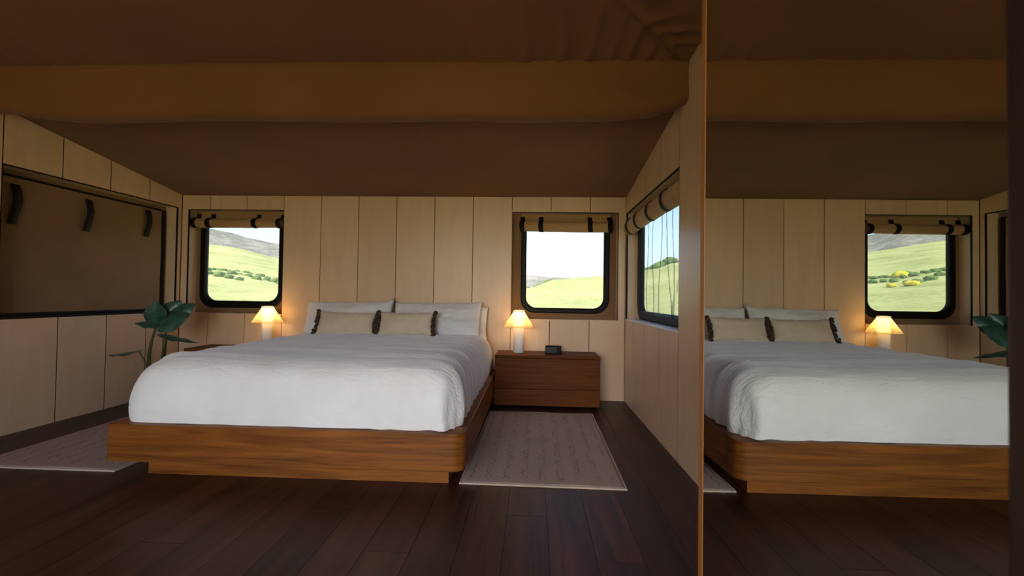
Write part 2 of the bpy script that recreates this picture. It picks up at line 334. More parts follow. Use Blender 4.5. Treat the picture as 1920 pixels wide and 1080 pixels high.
# ------------------------------------------------------------------ ceiling of canvas
P = []
for i in range(141):
    xx = CL + (CR-CL)*i/140; row = []
    for j in range(61):
        yy = 2.90 + (CB+.02-2.90)*j/60
        z = zlow(yy) + 0.007*N(xx*1.1, yy*1.3) - 0.010*math.exp(-((xx+1.4)/1.6)**2)*math.sin(math.pi*min(1, max(0, (D-yy)/1.8)))
        z += 0.0015*N(xx*9, yy*2.0, 3)
        row.append((xx, yy, z))
    P.append(row)
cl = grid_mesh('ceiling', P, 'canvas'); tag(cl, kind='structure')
P = []
nx, ny = 260, 190
for i in range(nx+1):
    xx = CL + (CR-CL)*i/nx; row = []
    for j in range(ny+1):
        s = (j/ny)**1.5; yy = 2.90 - (2.90-YF)*s
        z = zup(xx, yy)
        dx, dy = XR-xx, max(0.0, 2.86-yy)
        rr = math.hypot(dx, dy); th = math.atan2(dy, dx+1e-4)
        # gathers hanging to the beam, strongest towards the right-hand corner
        g = math.exp(-dy/0.22)*(1/(1+math.exp(-(xx+0.7)*4)) + 0.7/(1+math.exp((xx+3.0)*4)))
        z -= g*0.016*abs(math.sin(xx*21+3*N(xx*3, 1)))
        hip = 1/(1+math.exp((dx-dy)*30))                  # 1 on the hip panel by the right-hand wall
        for x0, am, ln, w_ in ((-.62, .010, .25, .02), (-.30, .012, .35, .025), (-.06, .016, .5, .03), (.14, .020, .55, .022), (.33, .030, .7, .03), (.47, .018, .5, .018), (.58, .026, .6, .022), (.69, .018, .5, .016), (.79, .016, .4, .014)):
            xc = x0+.06*N(dy*2.5, x0*7)
            z -= (1-hip)*am*math.exp(-abs((xx-xc)/w_)**1.4)*math.exp(-dy/ln)*min(1, .3+dy/.08)
        for y0_, am, w_ in ((.12, .014, .014), (.21, .020, .018), (.31, .022, .02), (.44, .022, .024), (.60, .02, .03), (.8, .02, .03)):
            yc = y0_+.06*N(dx*4, y0_*9)-.22*dx
            z -= hip*am*math.exp(-abs((dy-yc)/w_)**1.4)*max(0, .35+1.3*N(dx*6, y0_*31, 2))*1.3
        z -= .025*math.exp(-abs((dx-dy)/.03)**1.3)*min(1, dy/.1)
        z += 0.018*N((xx*0.9+yy*0.7)*2.2, (xx*.5-yy)*0.5, 5)*(0.4+0.6/(1+math.exp(-(xx+0.6)*3)))
        row.append((xx, yy, z))
    P.append(row)
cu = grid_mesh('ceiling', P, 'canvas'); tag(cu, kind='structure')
# canvas-wrapped beam across the room
zb_pts = [(-3.91, 2.27), (-3.6, 2.245), (-3.3, 2.20), (-2.99, 2.178), (-2.5, 2.184), (-2.09, 2.197), (-1.6, 2.186), (-1.03, 2.181), (-0.5, 2.190), (-0.15, 2.176), (0.4, 2.183), (0.7, 2.20), (0.85, 2.235), (0.944, 2.275), (1.08, 2.29)]
def interp(pts, x):
    if x <= pts[0][0]: return pts[0][1]
    for (a, va), (b_, vb) in zip(pts, pts[1:]):
        if x <= b_:
            t_ = (x-a)/(b_-a); t_ = t_*t_*(3-2*t_); return va+(vb-va)*t_
    return pts[-1][1]
P = []
prof = [(2.93, 2.62, 0), (2.88, 2.60, 0), (2.85, 2.545, 0), (2.838, 2.53, 0), (2.834, 2.50, .1), (2.832, 2.44, .3), (2.83, 2.38, .5), (2.83, 2.32, .7), (2.832, 2.27, .85), (2.838, 2.235, .92), (2.85, 2.205, .97), (2.875, 2.188, 1), (2.91, 2.183, 1), (2.95, 2.19, 1), (2.975, 2.21, 1), (2.98, 2.26, .8), (2.98, 2.34, .4), (2.98, 2.42, 0)]
for i in range(221):
    xx = CL + (CR-CL)*i/220; dz = interp(zb_pts, xx)-2.183; row = []
    for k, (yy, zz, w) in enumerate(prof):
        y2 = yy + (0.006*N(xx*1.3, zz*3, 2) + 0.004*N(xx*5, zz*2, 7))*(1 if k < 14 else 0.3)
        if xx > 0.1:
            q = (xx-0.1)/0.84; y2 += 0.012*q*math.sin((zz-2.2)*24+xx*5)
            y2 += .02*math.exp(-((zz-(2.30+.25*(xx-.35)))/.018)**2)*max(0, q-.1) if k < 10 else 0
        row.append((xx, y2, zz+dz*w + (0.004*N(xx*7, 3)*(1 if k < 4 else 0))))
    P.append(row)
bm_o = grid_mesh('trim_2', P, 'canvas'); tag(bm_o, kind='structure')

# ------------------------------------------------------------------ windows
def rrect(x0, x1, z0, z1, rb, rt, n=10):
    pts = []
    for cx, cz, a0, rr in ((x1-rb, z0+rb, -90, rb), (x1-rt, z1-rt, 0, rt), (x0+rt, z1-rt, 90, rt), (x0+rb, z0+rb, 180, rb)):
        for k in range(n+1):
            a = math.radians(a0 + 90*k/n); pts.append((cx+rr*math.cos(a), cz+rr*math.sin(a)))
    return pts
def frame_ring(name, outer, inner, f, d0, d1, m, parent):
    """closed ring between two outlines, from depth d0 to d1; f(u, v, d) -> point"""
    bm = bmesh.new(); n = len(outer); L = []
    for pts, d in ((outer, d1), (outer, d0+.006), ([(o[0]*.8+i[0]*.2, o[1]*.8+i[1]*.2) for o, i in zip(outer, inner)], d0), ([(o[0]*.25+i[0]*.75, o[1]*.25+i[1]*.75) for o, i in zip(outer, inner)], d0), (inner, d0+.008), (inner, d1)):
        L.append([bm.verts.new(f(u, v, d)) for u, v in pts])
    for a, b_ in zip(L, L[1:]+L[:1]):
        for i in range(n): bm.faces.new((a[i], a[(i+1) % n], b_[(i+1) % n], b_[i]))
    return link(name, tomesh(bm, name), m, parent)
def pane(name, pts, f, d, m, parent):
    bm = bmesh.new(); bm.faces.new([bm.verts.new(f(u, v, d)) for u, v in pts]); return link(name, tomesh(bm, name), m, parent)
fb = lambda u, v, d: (u, CB+d, v)
def window_back(name, R_, out, inn, rv):
    w = empty(name, (0, 0, 0)); tag(w, kind='structure')
    frame_ring('window_frame', rrect(*out, .15, .03), rrect(*inn, .11, .02), fb, -0.022, 0.012, 'black', w)
    pane('pane', rrect(*inn, .11, .02), fb, 0.006, 'pane', w)
    frame_ring('canvas_surround', rrect(out[0]-.02, out[1]+.02, out[2]-.02, out[3]+.02, .003, .003), rrect(out[0]+.02, out[1]-.02, out[2]+.02, out[3]-.02, .14, .02), fb, -.004, .012, 'canvas_wall', w)
    x0, x1, z0, z1 = R_
    box('reveal_board', x0-.014, x0, D+.006, CB-.001, z0, z1, 'ply', w); box('reveal_board', x1, x1+.014, D+.006, CB-.001, z0, z1, 'ply', w)
    box('reveal_board', x0, x1, D+.006, CB-.001, z1, z1+.014, 'ply', w); box('reveal_board', x0, x1, D+TH, CB-.001, z0-.014, z0, 'ply', w)
    e = .010
    for a in rv:
        if a == 'l': box('edge_trim', x0, x0+e, D-.001, D+.012, z0, z1, 'black', w)
        if a == 'r': box('edge_trim', x1-.006, x1, D-.001, D+.012, z0, z1, 'black', w)
        if a == 't': box('edge_trim', x0, x1, D-.001, D+.012, z1-.006, z1, 'black', w)
    return w
window_back('window_1', LR, (-3.650, -2.715, .880, 1.86), (-3.574, -2.768, .957, 1.80), 'lt')
window_back('window_2', RR, (-0.130, 0.802, .880, 1.86), (-0.072, 0.742, .934, 1.80), 'rt')
# side window on the right-hand wall
w3 = empty('window_3'); tag(w3, kind='structure')
fr = lambda u, v, d: (CR+d, u, v)
ou3, in3 = (3.02, 4.655, .843, 1.86), (3.11, 4.53, .925, 1.80)
frame_ring('window_frame', rrect(*ou3, .16, .03), rrect(*in3, .10, .02), fr, -0.035, 0.012, 'black', w3)
pane('pane', rrect(*in3, .10, .02), fr, 0.006, 'pane', w3)
frame_ring('canvas_surround', rrect(2.98, 4.69, .80, 1.88, .003, .003), rrect(3.06, 4.60, .875, 1.83, .14, .02), fr, -.004, .012, 'canvas_wall', w3)
y0, y1, z0, z1 = SRR
box('reveal_board', XR+.006, CR-.001, y0-.014, y0, z0, z1, 'ply', w3); box('reveal_board', XR+.006, CR-.001, y1, y1+.014, z0, z1, 'ply', w3)
box('reveal_board', XR+.006, CR-.001, y0, y1, z1, z1+.014, 'ply', w3); box('window_sill', XR-.004, CR-.001, y0, y1, z0-.010, z0+.002, 'sill', w3, .002)
box('edge_trim', XR-.001, XR+.012, y1-.012, y1, z0, z1, 'black', w3); box('edge_trim', XR-.001, XR+.012, y0, y1, z1-.010, z1, 'black', w3)
# side window on the left-hand wall (its canvas flap hangs closed)
w4 = empty('window_4'); tag(w4, kind='structure')
fL = lambda u, v, d: (CL-d, u, v)
frame_ring('window_frame', rrect(3.05, 4.62, .845, 1.90, .02, .02), rrect(3.10, 4.565, .875, 1.87, .02, .02), fL, -0.03, 0.0, 'black', w4)
y0, y1, z0, z1 = SRL
box('reveal_board', CL+.001, XL-.006, y0-.014, y0, z0, z1, 'ply', w4); box('reveal_board', CL+.001, XL-.006, y1, y1+.014, z0, z1, 'ply', w4)
box('reveal_board', CL+.001, XL-.006, y0, y1, z1, z1+.014, 'ply', w4); box('reveal_board', CL+.001, XL-TH, y0, y1, z0-.014, z0, 'ply', w4)
box('edge_trim', XL-.012, XL+.001, y1-.012, y1, z0, z1, 'black', w4); box('edge_trim', XL-.012, XL+.001, y0, y1, z1-.008, z1, 'black', w4)
box('edge_trim', XL-.03, XL+.001, y0, y1, z0, z0+.016, 'black', w4)

# rolled blinds with leather straps
def rolled_blind(name, a0, a1, f, zc, rad, strap_at, label, hooks=True):
    """f(u, d, z) -> world point; u runs along the window, d stands off the canvas towards the room"""
    root = empty(name, f((a0+a1)/2, 0.0, zc-rad)); inv = -root.location
    def W(p): return Vector(p)+inv
    P = []; n = 28; L = 40
    for i in range(L+1):
        u = a0+(a1-a0)*i/L; row = []
        for k in range(n+1):
            a = 2*math.pi*k/n; rr = rad*(1+0.05*N(u*5, a*1.2, 2)); sp = 0.004*math.sin(a*2+u*3)
            row.append(W(f(u, rad+.012+rr*math.cos(a)*0.8, zc+rr*math.sin(a)+sp)))
        P.append(row)
    grid_mesh('roll', P, 'blind', root)
    for e_, u in ((0, a0), (1, a1)):                       # spiral cloth ends
        bm = bmesh.new(); bm.faces.new([bm.verts.new(p) for p in P[-1 if e_ else 0][:-1]]); link('roll_end', tomesh(bm, 'roll_end'), 'blind', root)
    P = [[W(f(a0+(a1-a0)*i/20, d, z)) for d, z in ((.004, zc+rad+.10), (.006, zc+rad*.9), (.02, zc+rad*.6))] for i in range(21)]
    grid_mesh('hanging_cloth', P, 'blind', root)
    for u in strap_at:
        P = []
        path = [(.004, zc+rad+.055), (.012, zc+rad+.03), (.02, zc+rad+.012)] + [(rad+.012+(rad+.005)*math.cos(a)*.82, zc+(rad+.005)*math.sin(a)) for a in [math.radians(q) for q in range(100, -111, -15)]]
        for q, (d, z) in enumerate(path): P.append([W(f(u-.024+.006*math.sin(q*.5), d+.002, z)), W(f(u-.024+.006*math.sin(q*.5), d+.006, z)), W(f(u+.024+.006*math.sin(q*.5), d+.006, z)), W(f(u+.024+.006*math.sin(q*.5), d+.002, z))])
        grid_mesh('strap', P, 'strap', root)
    tag(root, label, 'blind', 'rolled canvas blinds')
    return root
fbb = lambda u, d, z: (u, CB-d-.02, z); frr = lambda u, d, z: (CR-d-.03, u, z)
rolled_blind('rolled_blind', -3.66, -2.71, fbb, 1.795, .050, (-3.66, -3.50, -2.99, -2.72), 'tan rolled window blind with dark straps above the meadow and mountain view')
rolled_blind('rolled_blind', -0.135, 0.805, fbb, 1.785, .055, (-0.12, 0.075, 0.585, 0.79), 'tan rolled window blind with dark straps beside the corner, above pale sky view')
rolled_blind('rolled_blind', 3.02, 4.62, frr, 1.76, .075, (3.3, 3.72, 4.15, 4.5), 'thick tan rolled blind on the side window with creased netting')
# creased insect net hanging in the side window
P = []
folds = [3.28, 3.47, 3.62, 3.86, 4.02, 4.30]
us = []
u = 3.10
while u < 4.53:
    us.append(u); u += 0.012
for u in us:
    row = []
    for j in range(19):
        v = 0.90 + 0.86*j/18; uu = u; d = 0.012*N(u*3, v*0.8, 4)
        for k, c in enumerate(folds):
            c2 = c + (0.12*N(k*3.1, v*1.5) + 0.10*(v-1.3)*((k % 3)-1))*(1 if k % 2 else 1.6); q = (u-c2)/0.012
            d += 0.016*math.exp(-q*q); uu += -0.020*math.exp(-q*q)*q
        row.append((CR-.012-max(0, d), uu, v))
    P.append(row)
net = grid_mesh('window_net', P, 'net'); tag(net, 'sheer creased insect net hanging inside the side window', 'net')
# closed canvas flap on the left-hand window, with its loose straps
fp = empty('canvas_flap', (CL+.035, 3.83, .87)); tag(fp, 'brown canvas window flap hanging closed on the panelled side wall', 'window flap')
P = [[(0.004*N(i*.12, j*.2), -0.745+1.47*i/40, 1.01*j/24) for j in range(25)] for i in range(41)]
grid_mesh('flap_cloth', P, 'flap', fp)
for u, zt, L in ((3.20, 1.83, .30), (3.76, 1.835, .28), (4.37, 1.86, .27)):
    Q = []
    for k in range(13):
        s = k/12; d = .010+.016*math.sin(math.pi*s)**1.2
        Q.append([(d+o_, u-3.83+w_+.012*math.sin(s*5), zt-.87-L*s) for o_, w_ in ((0, -.03), (.005, -.03), (.005, .03), (0, .03), (0, -.03))])
    grid_mesh('strap', Q, 'strap', fp)

# ------------------------------------------------------------------ bed
BX0, BX1, BY0, BY1 = -2.368, -0.357, 2.447, 4.675
bed = empty('platform_bed', ((BX0+BX1)/2, (BY0+BY1)/2, 0)); tag(bed, 'low teak platform bed with rounded front corners on a recessed plinth', 'bed')
bx, by = bed.location.x, bed.location.y
def L_(x0, x1, y0, y1): return x0-bx, x1-bx, y0-by, y1-by
# front rail with rounded outer corners
rc = 0.07; pts = []
W2 = (BX1-BX0)/2; yf = BY0-by
pts += [(-W2, yf+.13)]
for k in range(9): a = math.radians(180+90*k/8); pts.append((-W2+.02+.02*math.cos(a), yf+.02+.02*math.sin(a)))
for k in range(9): a = math.radians(270+90*k/8); pts.append((W2-rc+rc*math.cos(a), yf+rc+rc*math.sin(a)))
pts += [(W2, yf+.13), (-W2, yf+.13)][:1]
prism('front_rail', pts, 'z', .099, .304, 'teak', bed, .004)
box('side_rail', -W2, -W2+.09, yf+.132, BY1-by, .099, .304, 'teaky', bed, .004)
box('side_rail', W2-.09, W2, yf+.132, BY1-by, .099, .304, 'teaky', bed, .004)
box('slat_deck', -W2+.09, W2-.09, yf+.132, BY1-by, .20, .285, 'teaky', bed)
box('plinth', -W2+.17, W2-.098, yf+.096, BY1-by-.05, 0, .102, 'teak', bed, .002)
mt = box('mattress', BX0+.13, BX1-.13, BY0+.14, BY1-.01, .286, .58, 'sheet', None, .06, 4); tag(mt, 'white mattress on the teak platform under the duvet', 'mattress')
# duvet: rounded shell of rings from the hem up to the middle of the top
DX0, DX1, DY0, DY1 = -2.325, -0.405, 2.49, 4.67
A, B = (DX1-DX0)/2, (DY1-DY0)/2; dcx, dcy = (DX0+DX1)/2, (DY0+DY1)/2
def rpath(n, a, b, rc):
    segs = [('l', (a-rc, -b), (-(a-rc)*1.0, -b))]
    L1, L2, Lc = 2*(a-rc), 2*(b-rc), math.pi/2*rc; tot = 2*(L1+L2)+4*Lc; out = []
    for i in range(n):
        s = tot*i/n
        for kind in range(8):
            ln = (L1, Lc, L2, Lc, L1, Lc, L2, Lc)[kind]
            if s <= ln: break
            s -= ln
        if kind == 0: p = (-(a-rc)+s, -b)
        elif kind == 2: p = (a, -(b-rc)+s)
        elif kind == 4: p = ((a-rc)-s, b)
        elif kind == 6: p = (-a, (b-rc)-s)
        else:
            c = {1: (a-rc, -(b-rc), -90), 3: (a-rc, b-rc, 0), 5: (-(a-rc), b-rc, 90), 7: (-(a-rc), -(b-rc), 180)}[kind]
            an = math.radians(c[2]+90*s/Lc); p = (c[0]+rc*math.cos(an), c[1]+rc*math.sin(an))
        out.append(p)
    return out
NR = 420
prof = []
ZT = 0.665
for k in range(9): prof.append((-.012*math.sin(math.pi*k/8*.9), .306+.20*k/8))      # (inset, height): side
for k in range(1, 13): a = math.pi/2*k/12; prof.append((.17-.17*math.cos(a), .506+(ZT-.506)*math.sin(a)))
ins = .17
while ins < A-.03: ins += .024; prof.append((ins, ZT + .012*min(1, (ins-.17)/.4)))
rings = []
for k, (o_, z_) in enumerate(prof):
    rc_ = max(.02, .10+.06*min(1, k/10) if k < 21 else .16*(A-o_)/A)
    rings.append([(p[0], p[1], z_, k) for p in rpath(NR, A-o_, B-o_, min(rc_, A-o_-.005))])
P = []
for i in range(NR):
    row = []
    for rg in rings:
        X_, Y_, z_, k = rg[i]
        side = max(0.0, min(1.0, (0.62-z_)/0.25))         # 1 on the hanging sides
        px, py = X_/A, Y_/B; n_ = Vector((px**7 if abs(px) > .5 else 0, py**7 if abs(py) > .5 else 0, 0))
        if n_.length > 0: n_.normalize()
        along = X_ if abs(n_.y) > abs(n_.x) else Y_
        # hanging folds on the sides, most of them at the right-hand foot corner
        cornr = math.exp(-((X_-A)**2+(Y_+B)**2)/0.12)
        fold = side*(0.007*N(along*6, 1.7+z_*2) + 0.004*N(along*3, z_*16, 6) + (0.016*cornr+0.005*max(0, px)**4)*math.sin(along*38+4*N(along*4, z_*3)))
        hem = (1-min(1, k/2.0))*0.008*N(along*6, 9)
        top = 1-side
        zz = z_ + hem*.6
        zz += top*(0.009*N(X_*1.6, Y_*8, 1) + 0.005*N(X_*3, Y_*17, 4) + 0.012*N(X_*1.3, Y_*1.8, 8))
        # a few long creases across the foot end and a folded edge under the cushions
        for c0, am, wd_, sl_ in ((-.80, .020, .030, .05), (-.62, .016, .030, -.06), (-.42, .012, .035, .04), (-.90, .014, .028, -.03), (-.10, .008, .04, .03), (.25, .008, .04, -.03)):
            yy = c0+sl_*X_+.03*N(X_*2.2, c0*9); m_ = 0.5+0.5*math.sin(X_*3+c0*17)
            zz += top*am*m_*math.exp(-((Y_-yy)/wd_)**2)
        zz += top*0.016*math.exp(-((Y_-(.655+.015*N(X_*3, 2)))/.022)**2)
        row.append((X_+n_.x*(fold+hem), Y_+n_.y*(fold+hem), zz))
    P.append(row)
P2 = [list(r_) for r_ in P]
do = grid_mesh('duvet', P2, 'duvet', None, True, True); do.location = (dcx, dcy, 0); tag(do, 'crumpled white linen duvet spread over the platform bed', 'duvet')
# close the seam along the middle of the top
bm = bmesh.new(); bm.from_mesh(do.data); ed = [e for e in bm.edges if e.is_boundary and min(v.co.z for v in e.verts) > .5]
bmesh.ops.holes_fill(bm, edges=ed, sides=0); bmesh.ops.recalc_face_normals(bm, faces=bm.faces[:]); bm.to_mesh(do.data); bm.free()
for p in do.data.polygons: p.use_smooth = True

def pillow_mesh(name, w, h, t, seed, ear=0.035, pinch=1.0, nz=0.022, lift=None):
    nu, nv = 48, 32
    bm = bmesh.new(); top = {}; 
    for s in (1, -1):
        for i in range(nu+1):
            for j in range(nv+1):
                u, v = -1+2*i/nu, -1+2*j/nv
                if s == -1 and (i in (0, nu) or j in (0, nv)): top[(s, i, j)] = top[(1, i, j)]; continue
                # sides drawn in, corners left as ears
                xx = u*w/2*(1-ear*pinch*(1-abs(v)**2.5)); zz = v*h/2*(1-ear*1.6*pinch*(1-abs(u)**3))
                q = max(0, (1-abs(u)**3.2))**.62*max(0, (1-abs(v)**2.6))**.62
                th = t/2*q
                d = s*th + nz*q*N(u*2.3+seed, v*2.1, s*3) + .5*nz*q*N(u*6+seed, v*5, s*2+7)
                xx += .006*N(v*4+seed, 5)*(abs(u)**6); zz += .008*N(u*5+seed, 8)*(abs(v)**6)
                if lift: e_ = max(0, lift*u)**9*max(0, v)**4; zz += .038*e_; xx -= lift*.012*e_
                if v > 0 and not nz < .01: zz += -.012*abs(math.sin(u*4.5+seed))*v**5
                top[(s, i, j)] = bm.verts.new((xx, d, zz))
        for i in range(nu):
            for j in range(nv):
                f = [top[(s, i, j)], top[(s, i+1, j)], top[(s, i+1, j+1)], top[(s, i, j+1)]]
                try: bm.faces.new(f)
                except ValueError: pass
    return tomesh(bm, name)
def pillow(name, cx, cy, cz, w, h, t, tilt, roll, yaw, seed, label, m='pillow', ear=.035, cat='pillow', group=None, lift=None):
    me = pillow_mesh(name, w, h, t, seed, ear, lift=lift); o = link(name, me, m, None, True)
    o.rotation_euler = (tilt, roll, yaw); o.location = (cx, cy, cz); tag(o, label, cat, group); return o
pillow('bed_pillow', -1.850, 4.500, .790, .90, .43, .19, math.radians(-26), math.radians(-1.2), .02, 1.0, 'white linen bed pillow with one corner standing up, on the plant side', ear=.05, lift=1)
pillow('bed_pillow', -0.955, 4.500, .792, .90, .43, .19, math.radians(-26), math.radians(-.8), -.02, 5.0, 'white linen bed pillow in front, on the side of the black clock', ear=.04)
pillow('bed_pillow', -0.885, 4.610, .775, .87, .36, .09, math.radians(-10), math.radians(1), -.01, 9.0, 'white bed pillow tucked behind another pillow against the panelled wall', ear=.04)
pomm = None
def lumbar(cx, cy, cz, w, h, tilt, roll, yaw, seed, label):
    root = empty('lumbar_cushion', (cx, cy, cz)); root.rotation_euler = (tilt, roll, yaw); tag(root, label, 'cushion', 'beige lumbar cushions on the bed')
    link('cover', pillow_mesh('cover', w, h, .12, seed, .045, nz=.005), 'cushion', root, True)
    global pomm
    if pomm is None:
        bm = bmesh.new(); bmesh.ops.create_icosphere(bm, subdivisions=2, radius=.0165)
        for v in bm.verts: v.co *= 1+.28*noise.noise(v.co*160)
        pomm = tomesh(bm, 'pompom')
    for s in (-1, 1):
        for k in range(9):
            v = -1+2*k/8
            for q in range(2):
                o = link('pompom', pomm, 'pom', root, True)
                o.location = (s*(w/2*(1-.045*(1-abs(v)**2.5))+.006+.011*q+.006*random.random()), random.uniform(-.014, .012)-.010*q, v*h/2*.97+random.uniform(-.006, .006)); o.rotation_euler = (k, q*2, s)
    return root
lumbar(-1.775, 4.275, .772, .55, .235, math.radians(-27), math.radians(.5), .03, 3.0, 'beige lumbar cushion with brown pompom ends, one end flopped outwards, on the plant side')
lumbar(-1.195, 4.262, .778, .52, .235, math.radians(-24), math.radians(-.8), -.02, 12.0, 'beige lumbar cushion with brown pompom ends, on the side of the black clock')

# ------------------------------------------------------------------ night stands, lamps, clock
def night_stand(label):
    r_ = empty('night_stand'); tag(r_, label, 'nightstand', 'teak night stands beside the bed')
    w, dp = .994, .39
    box('body', .012, w-.012, -dp+.02, 0, .03, .47, 'walnut', r_); box('top', 0, w, -dp-.004, 0, .468, .495, 'walnut', r_, .006, 3)
    box('drawer', .002, w-.002, -dp, -dp+.02, .182, .466, 'walnut', r_, .003); box('drawer', .002, w-.002, -dp, -dp+.02, .022, .176, 'walnut', r_, .003)
    box('side_panel', 0, .018, -dp+.021, 0, .022, .468, 'walnut', r_, .002); box('side_panel', w-.018, w, -dp+.021, 0, .022, .468, 'walnut', r_, .002)
    box('plinth', .03, w-.03, -dp+.05, -.01, 0, .03, 'gap', r_)
    return r_
ns = night_stand('two-drawer teak night stand with a black clock on it'); ns.location = (-.352, D-.002, 0)
ns2 = copy_tree(ns); ns2.location = (-3.40, D-.002, 0); ns2['label'] = 'two-drawer teak night stand half hidden behind the bed near the plant'
def lamp(label):
    r_ = empty('table_lamp'); tag(r_, label, 'lamp', 'paper-shade bedside lamps')
    lathe('base', [(0, 0), (.049, 0), (.052, .004), (.052, .262), (0, .262)], 'ceramic', r_, 40)
    lathe('glow_tube', [(0, .262), (.050, .262), (.050, .395), (.046, .400), (0, .400)], 'glow', r_, 40)
    n = 12; P = []
    for rr, zz in ((.147, .256), (.056, .398), (.056, .415)):
        P.append([(rr*math.cos(2*math.pi*k/n+.13), rr*math.sin(2*math.pi*k/n+.13), zz) for k in range(n+1)])
    sh = grid_mesh('shade', P, 'paper', r_, False)
    sm = sh.modifiers.new('t', 'SOLIDIFY'); sm.thickness = .0012
    lathe('top_ring', [(.050, .408), (.058, .408), (.058, .417), (.050, .417), (.050, .408)], 'ceramic', r_, 32, False)
    return r_
l1 = lamp('white bedside lamp with lit paper cone shade next to the black clock'); l1.location = (-.134, 4.515, .495)
l2 = copy_tree(l1); l2.location = (-2.690, 4.515, .495); l2['label'] = 'white bedside lamp with lit paper cone shade rising behind the bed, under the mountain view'
ck = empty('clock', (.207, 4.475, .495), -.04); tag(ck, 'small black box-shaped bedside clock on the night stand', 'clock')
box('case', -.078, .078, -.03, .045, 0, .078, 'plastic', ck, .006, 3); box('display', -.070, .035, -.0315, -.029, .010, .068, 'screen', ck); box('side_grille', .042, .070, -.0315, -.029, .010, .068, 'plastic', ck, .001, 1)

# ------------------------------------------------------------------ rugs
def rug(label):
    r_ = empty('rug'); tag(r_, label, 'rug', 'pale woven bedside rugs')
    P = []
    for i in range(41):
        row = []
        for j in range(61):
            xx, yy = -.455+.91*i/40, -.79+1.58*j/60
            e_ = max(abs(xx)/.455, abs(yy)/.79)
            z = .009 + .004*max(0, N(xx*4, yy*3, 2))*e_**8
            row.append((xx+.004*N(yy*2, 3), yy+.006*N(xx*3, 1), z))
        P.append(row)
    o = grid_mesh('weave', P, 'rug', r_); s = o.modifiers.new('t', 'SOLIDIFY'); s.thickness = .008; s.offset = -1
    for s_ in (-1, 1):
        box('hem', -.463, .463, min(s_*.79, s_*.80), max(s_*.79, s_*.80), 0.0005, .0105, 'hem', r_, .002)
        box('hem', min(s_*.455, s_*.463), max(s_*.455, s_*.463), -.79, .79, 0.0005, .0105, 'hem', r_, .002)
    return r_
g1 = rug('pale patterned rug between the bed and the windowed wall, before the clock night stand'); g1.location = (.077, 3.33, .0); g1.rotation_euler.z = -.012
g2 = copy_tree(g1); g2.location = (-2.86, 3.34, 0); g2.rotation_euler.z = .0; g2['label'] = 'pale patterned rug partly under the bed overhang, on the plant side'

# ------------------------------------------------------------------ wardrobe with mirror door
wa = empty('mirror_wardrobe', (.3811, 0, 0), .0072); tag(wa, 'tall dark wardrobe with a full-length mirror door in a thin oak edge', 'wardrobe')
box('carcass', .022, .545, .17, 1.033, .0, 2.12, 'darkwood', wa, .003)
dr = box('mirror_door', .004, .021, .18, 1.034, .03, 2.11, 'darkwood', wa)
box('edge_strip', -.001, .021, 1.0105, 1.036, .03, 2.11, 'brass', dr, .002); box('stile', -.006, .004, .18, .3765, .03, 2.11, 'darkwood', dr, .003)
box('mirror_glass', 0.0, .0045, .3755, 1.0105, .032, 2.108, 'mirror', dr)

# ------------------------------------------------------------------ plant
pl = empty('potted_plant', (-3.47, 4.02, 0)); tag(pl, 'large-leaved dark green plant in a pot beside the bed', 'plant')
lathe('pot', [(0, 0), (.085, 0), (.115, .20), (.12, .215), (.108, .215), (.10, .19), (0, .185)], 'pot', pl, 32)
lathe('soil', [(.101, .192), (.05, .200), (0, .202)], 'soil', pl, 24)
def leaf(base, tip, nrm, w, droop=.03, lobes=.25, seed=0):
    base, tip = Vector(base), Vector(tip); d = tip-base; L = d.length; d.normalize(); s = d.cross(Vector(nrm)).normalized(); n = s.cross(d).normalized(); P = []
    for i in range(17):
        t_ = i/16; row = []
        hw = w*(math.sin(math.pi*min(1, t_*.98+.02)**.62))**.8*(1-.12*math.sin(9*t_)*.3)
        for j in range(-7, 8):
            v = j/7; back = -lobes*L*.5*max(0, 1-t_*3.2)*abs(v)**1.2
            p = base + d*(t_*L+back) + s*(v*hw) + n*(-droop*(t_**2)*2 - .22*hw*abs(v)**1.6 + .07*hw*math.sin(t_*14+seed)*abs(v)**2 + .02*hw*N(t_*6, v*4, seed))
            row.append(p)
        P.append(row)
    return grid_mesh('leaf', P, 'leaf', pl)
def stalk(a, b, bend, r0=.011, r1=.006):
    a, b = Vector(a), Vector(b); pts = [a.lerp(b, k/10)+Vector(bend)*math.sin(math.pi*k/10) for k in range(11)]
    tube('stem', pts, [r0+(r1-r0)*k/10 for k in range(11)], 'stem', pl)
stalk((.0, 0, .19), (.06, -.03, .74), (-.045, 0, 0), .020, .009); stalk((.03, .02, .19), (.125, 0, .73), (.03, 0, 0), .015, .008)
stalk((.02, 0, .19), (.14, -.05, .655), (.03, 0, 0), .011, .005); stalk((-.02, -.03, .19), (-.02, -.12, .52), (.05, 0, -.02), .010, .005)
leaf((.10, -.04, .745), (.30, .02, .865), (.25, -.75, .55), .105, .02, .35, 1)
leaf((.06, -.05, .765), (.12, -.12, .945), (.55, -.75, .25), .085, .02, .35, 2)
leaf((.12, .02, .80), (.30, .10, .945), (.35, -.8, .35), .09, .02, .35, 3)
leaf((.07, -.03, .745), (-.085, -.10, .785), (.1, -.45, .9), .060, .015, .3, 4)
leaf((.05, .02, .80), (.20, .06, .965), (.5, -.8, .2), .08, .02, .3, 5)
leaf((.125, -.05, .660), (.49, -.07, .590), (-.05, -.16, 1), .055, .0, .15, 6)
leaf((-.015, -.12, .520), (-.275, -.16, .475), (-.05, -.12, 1), .075, .0, .25, 7)

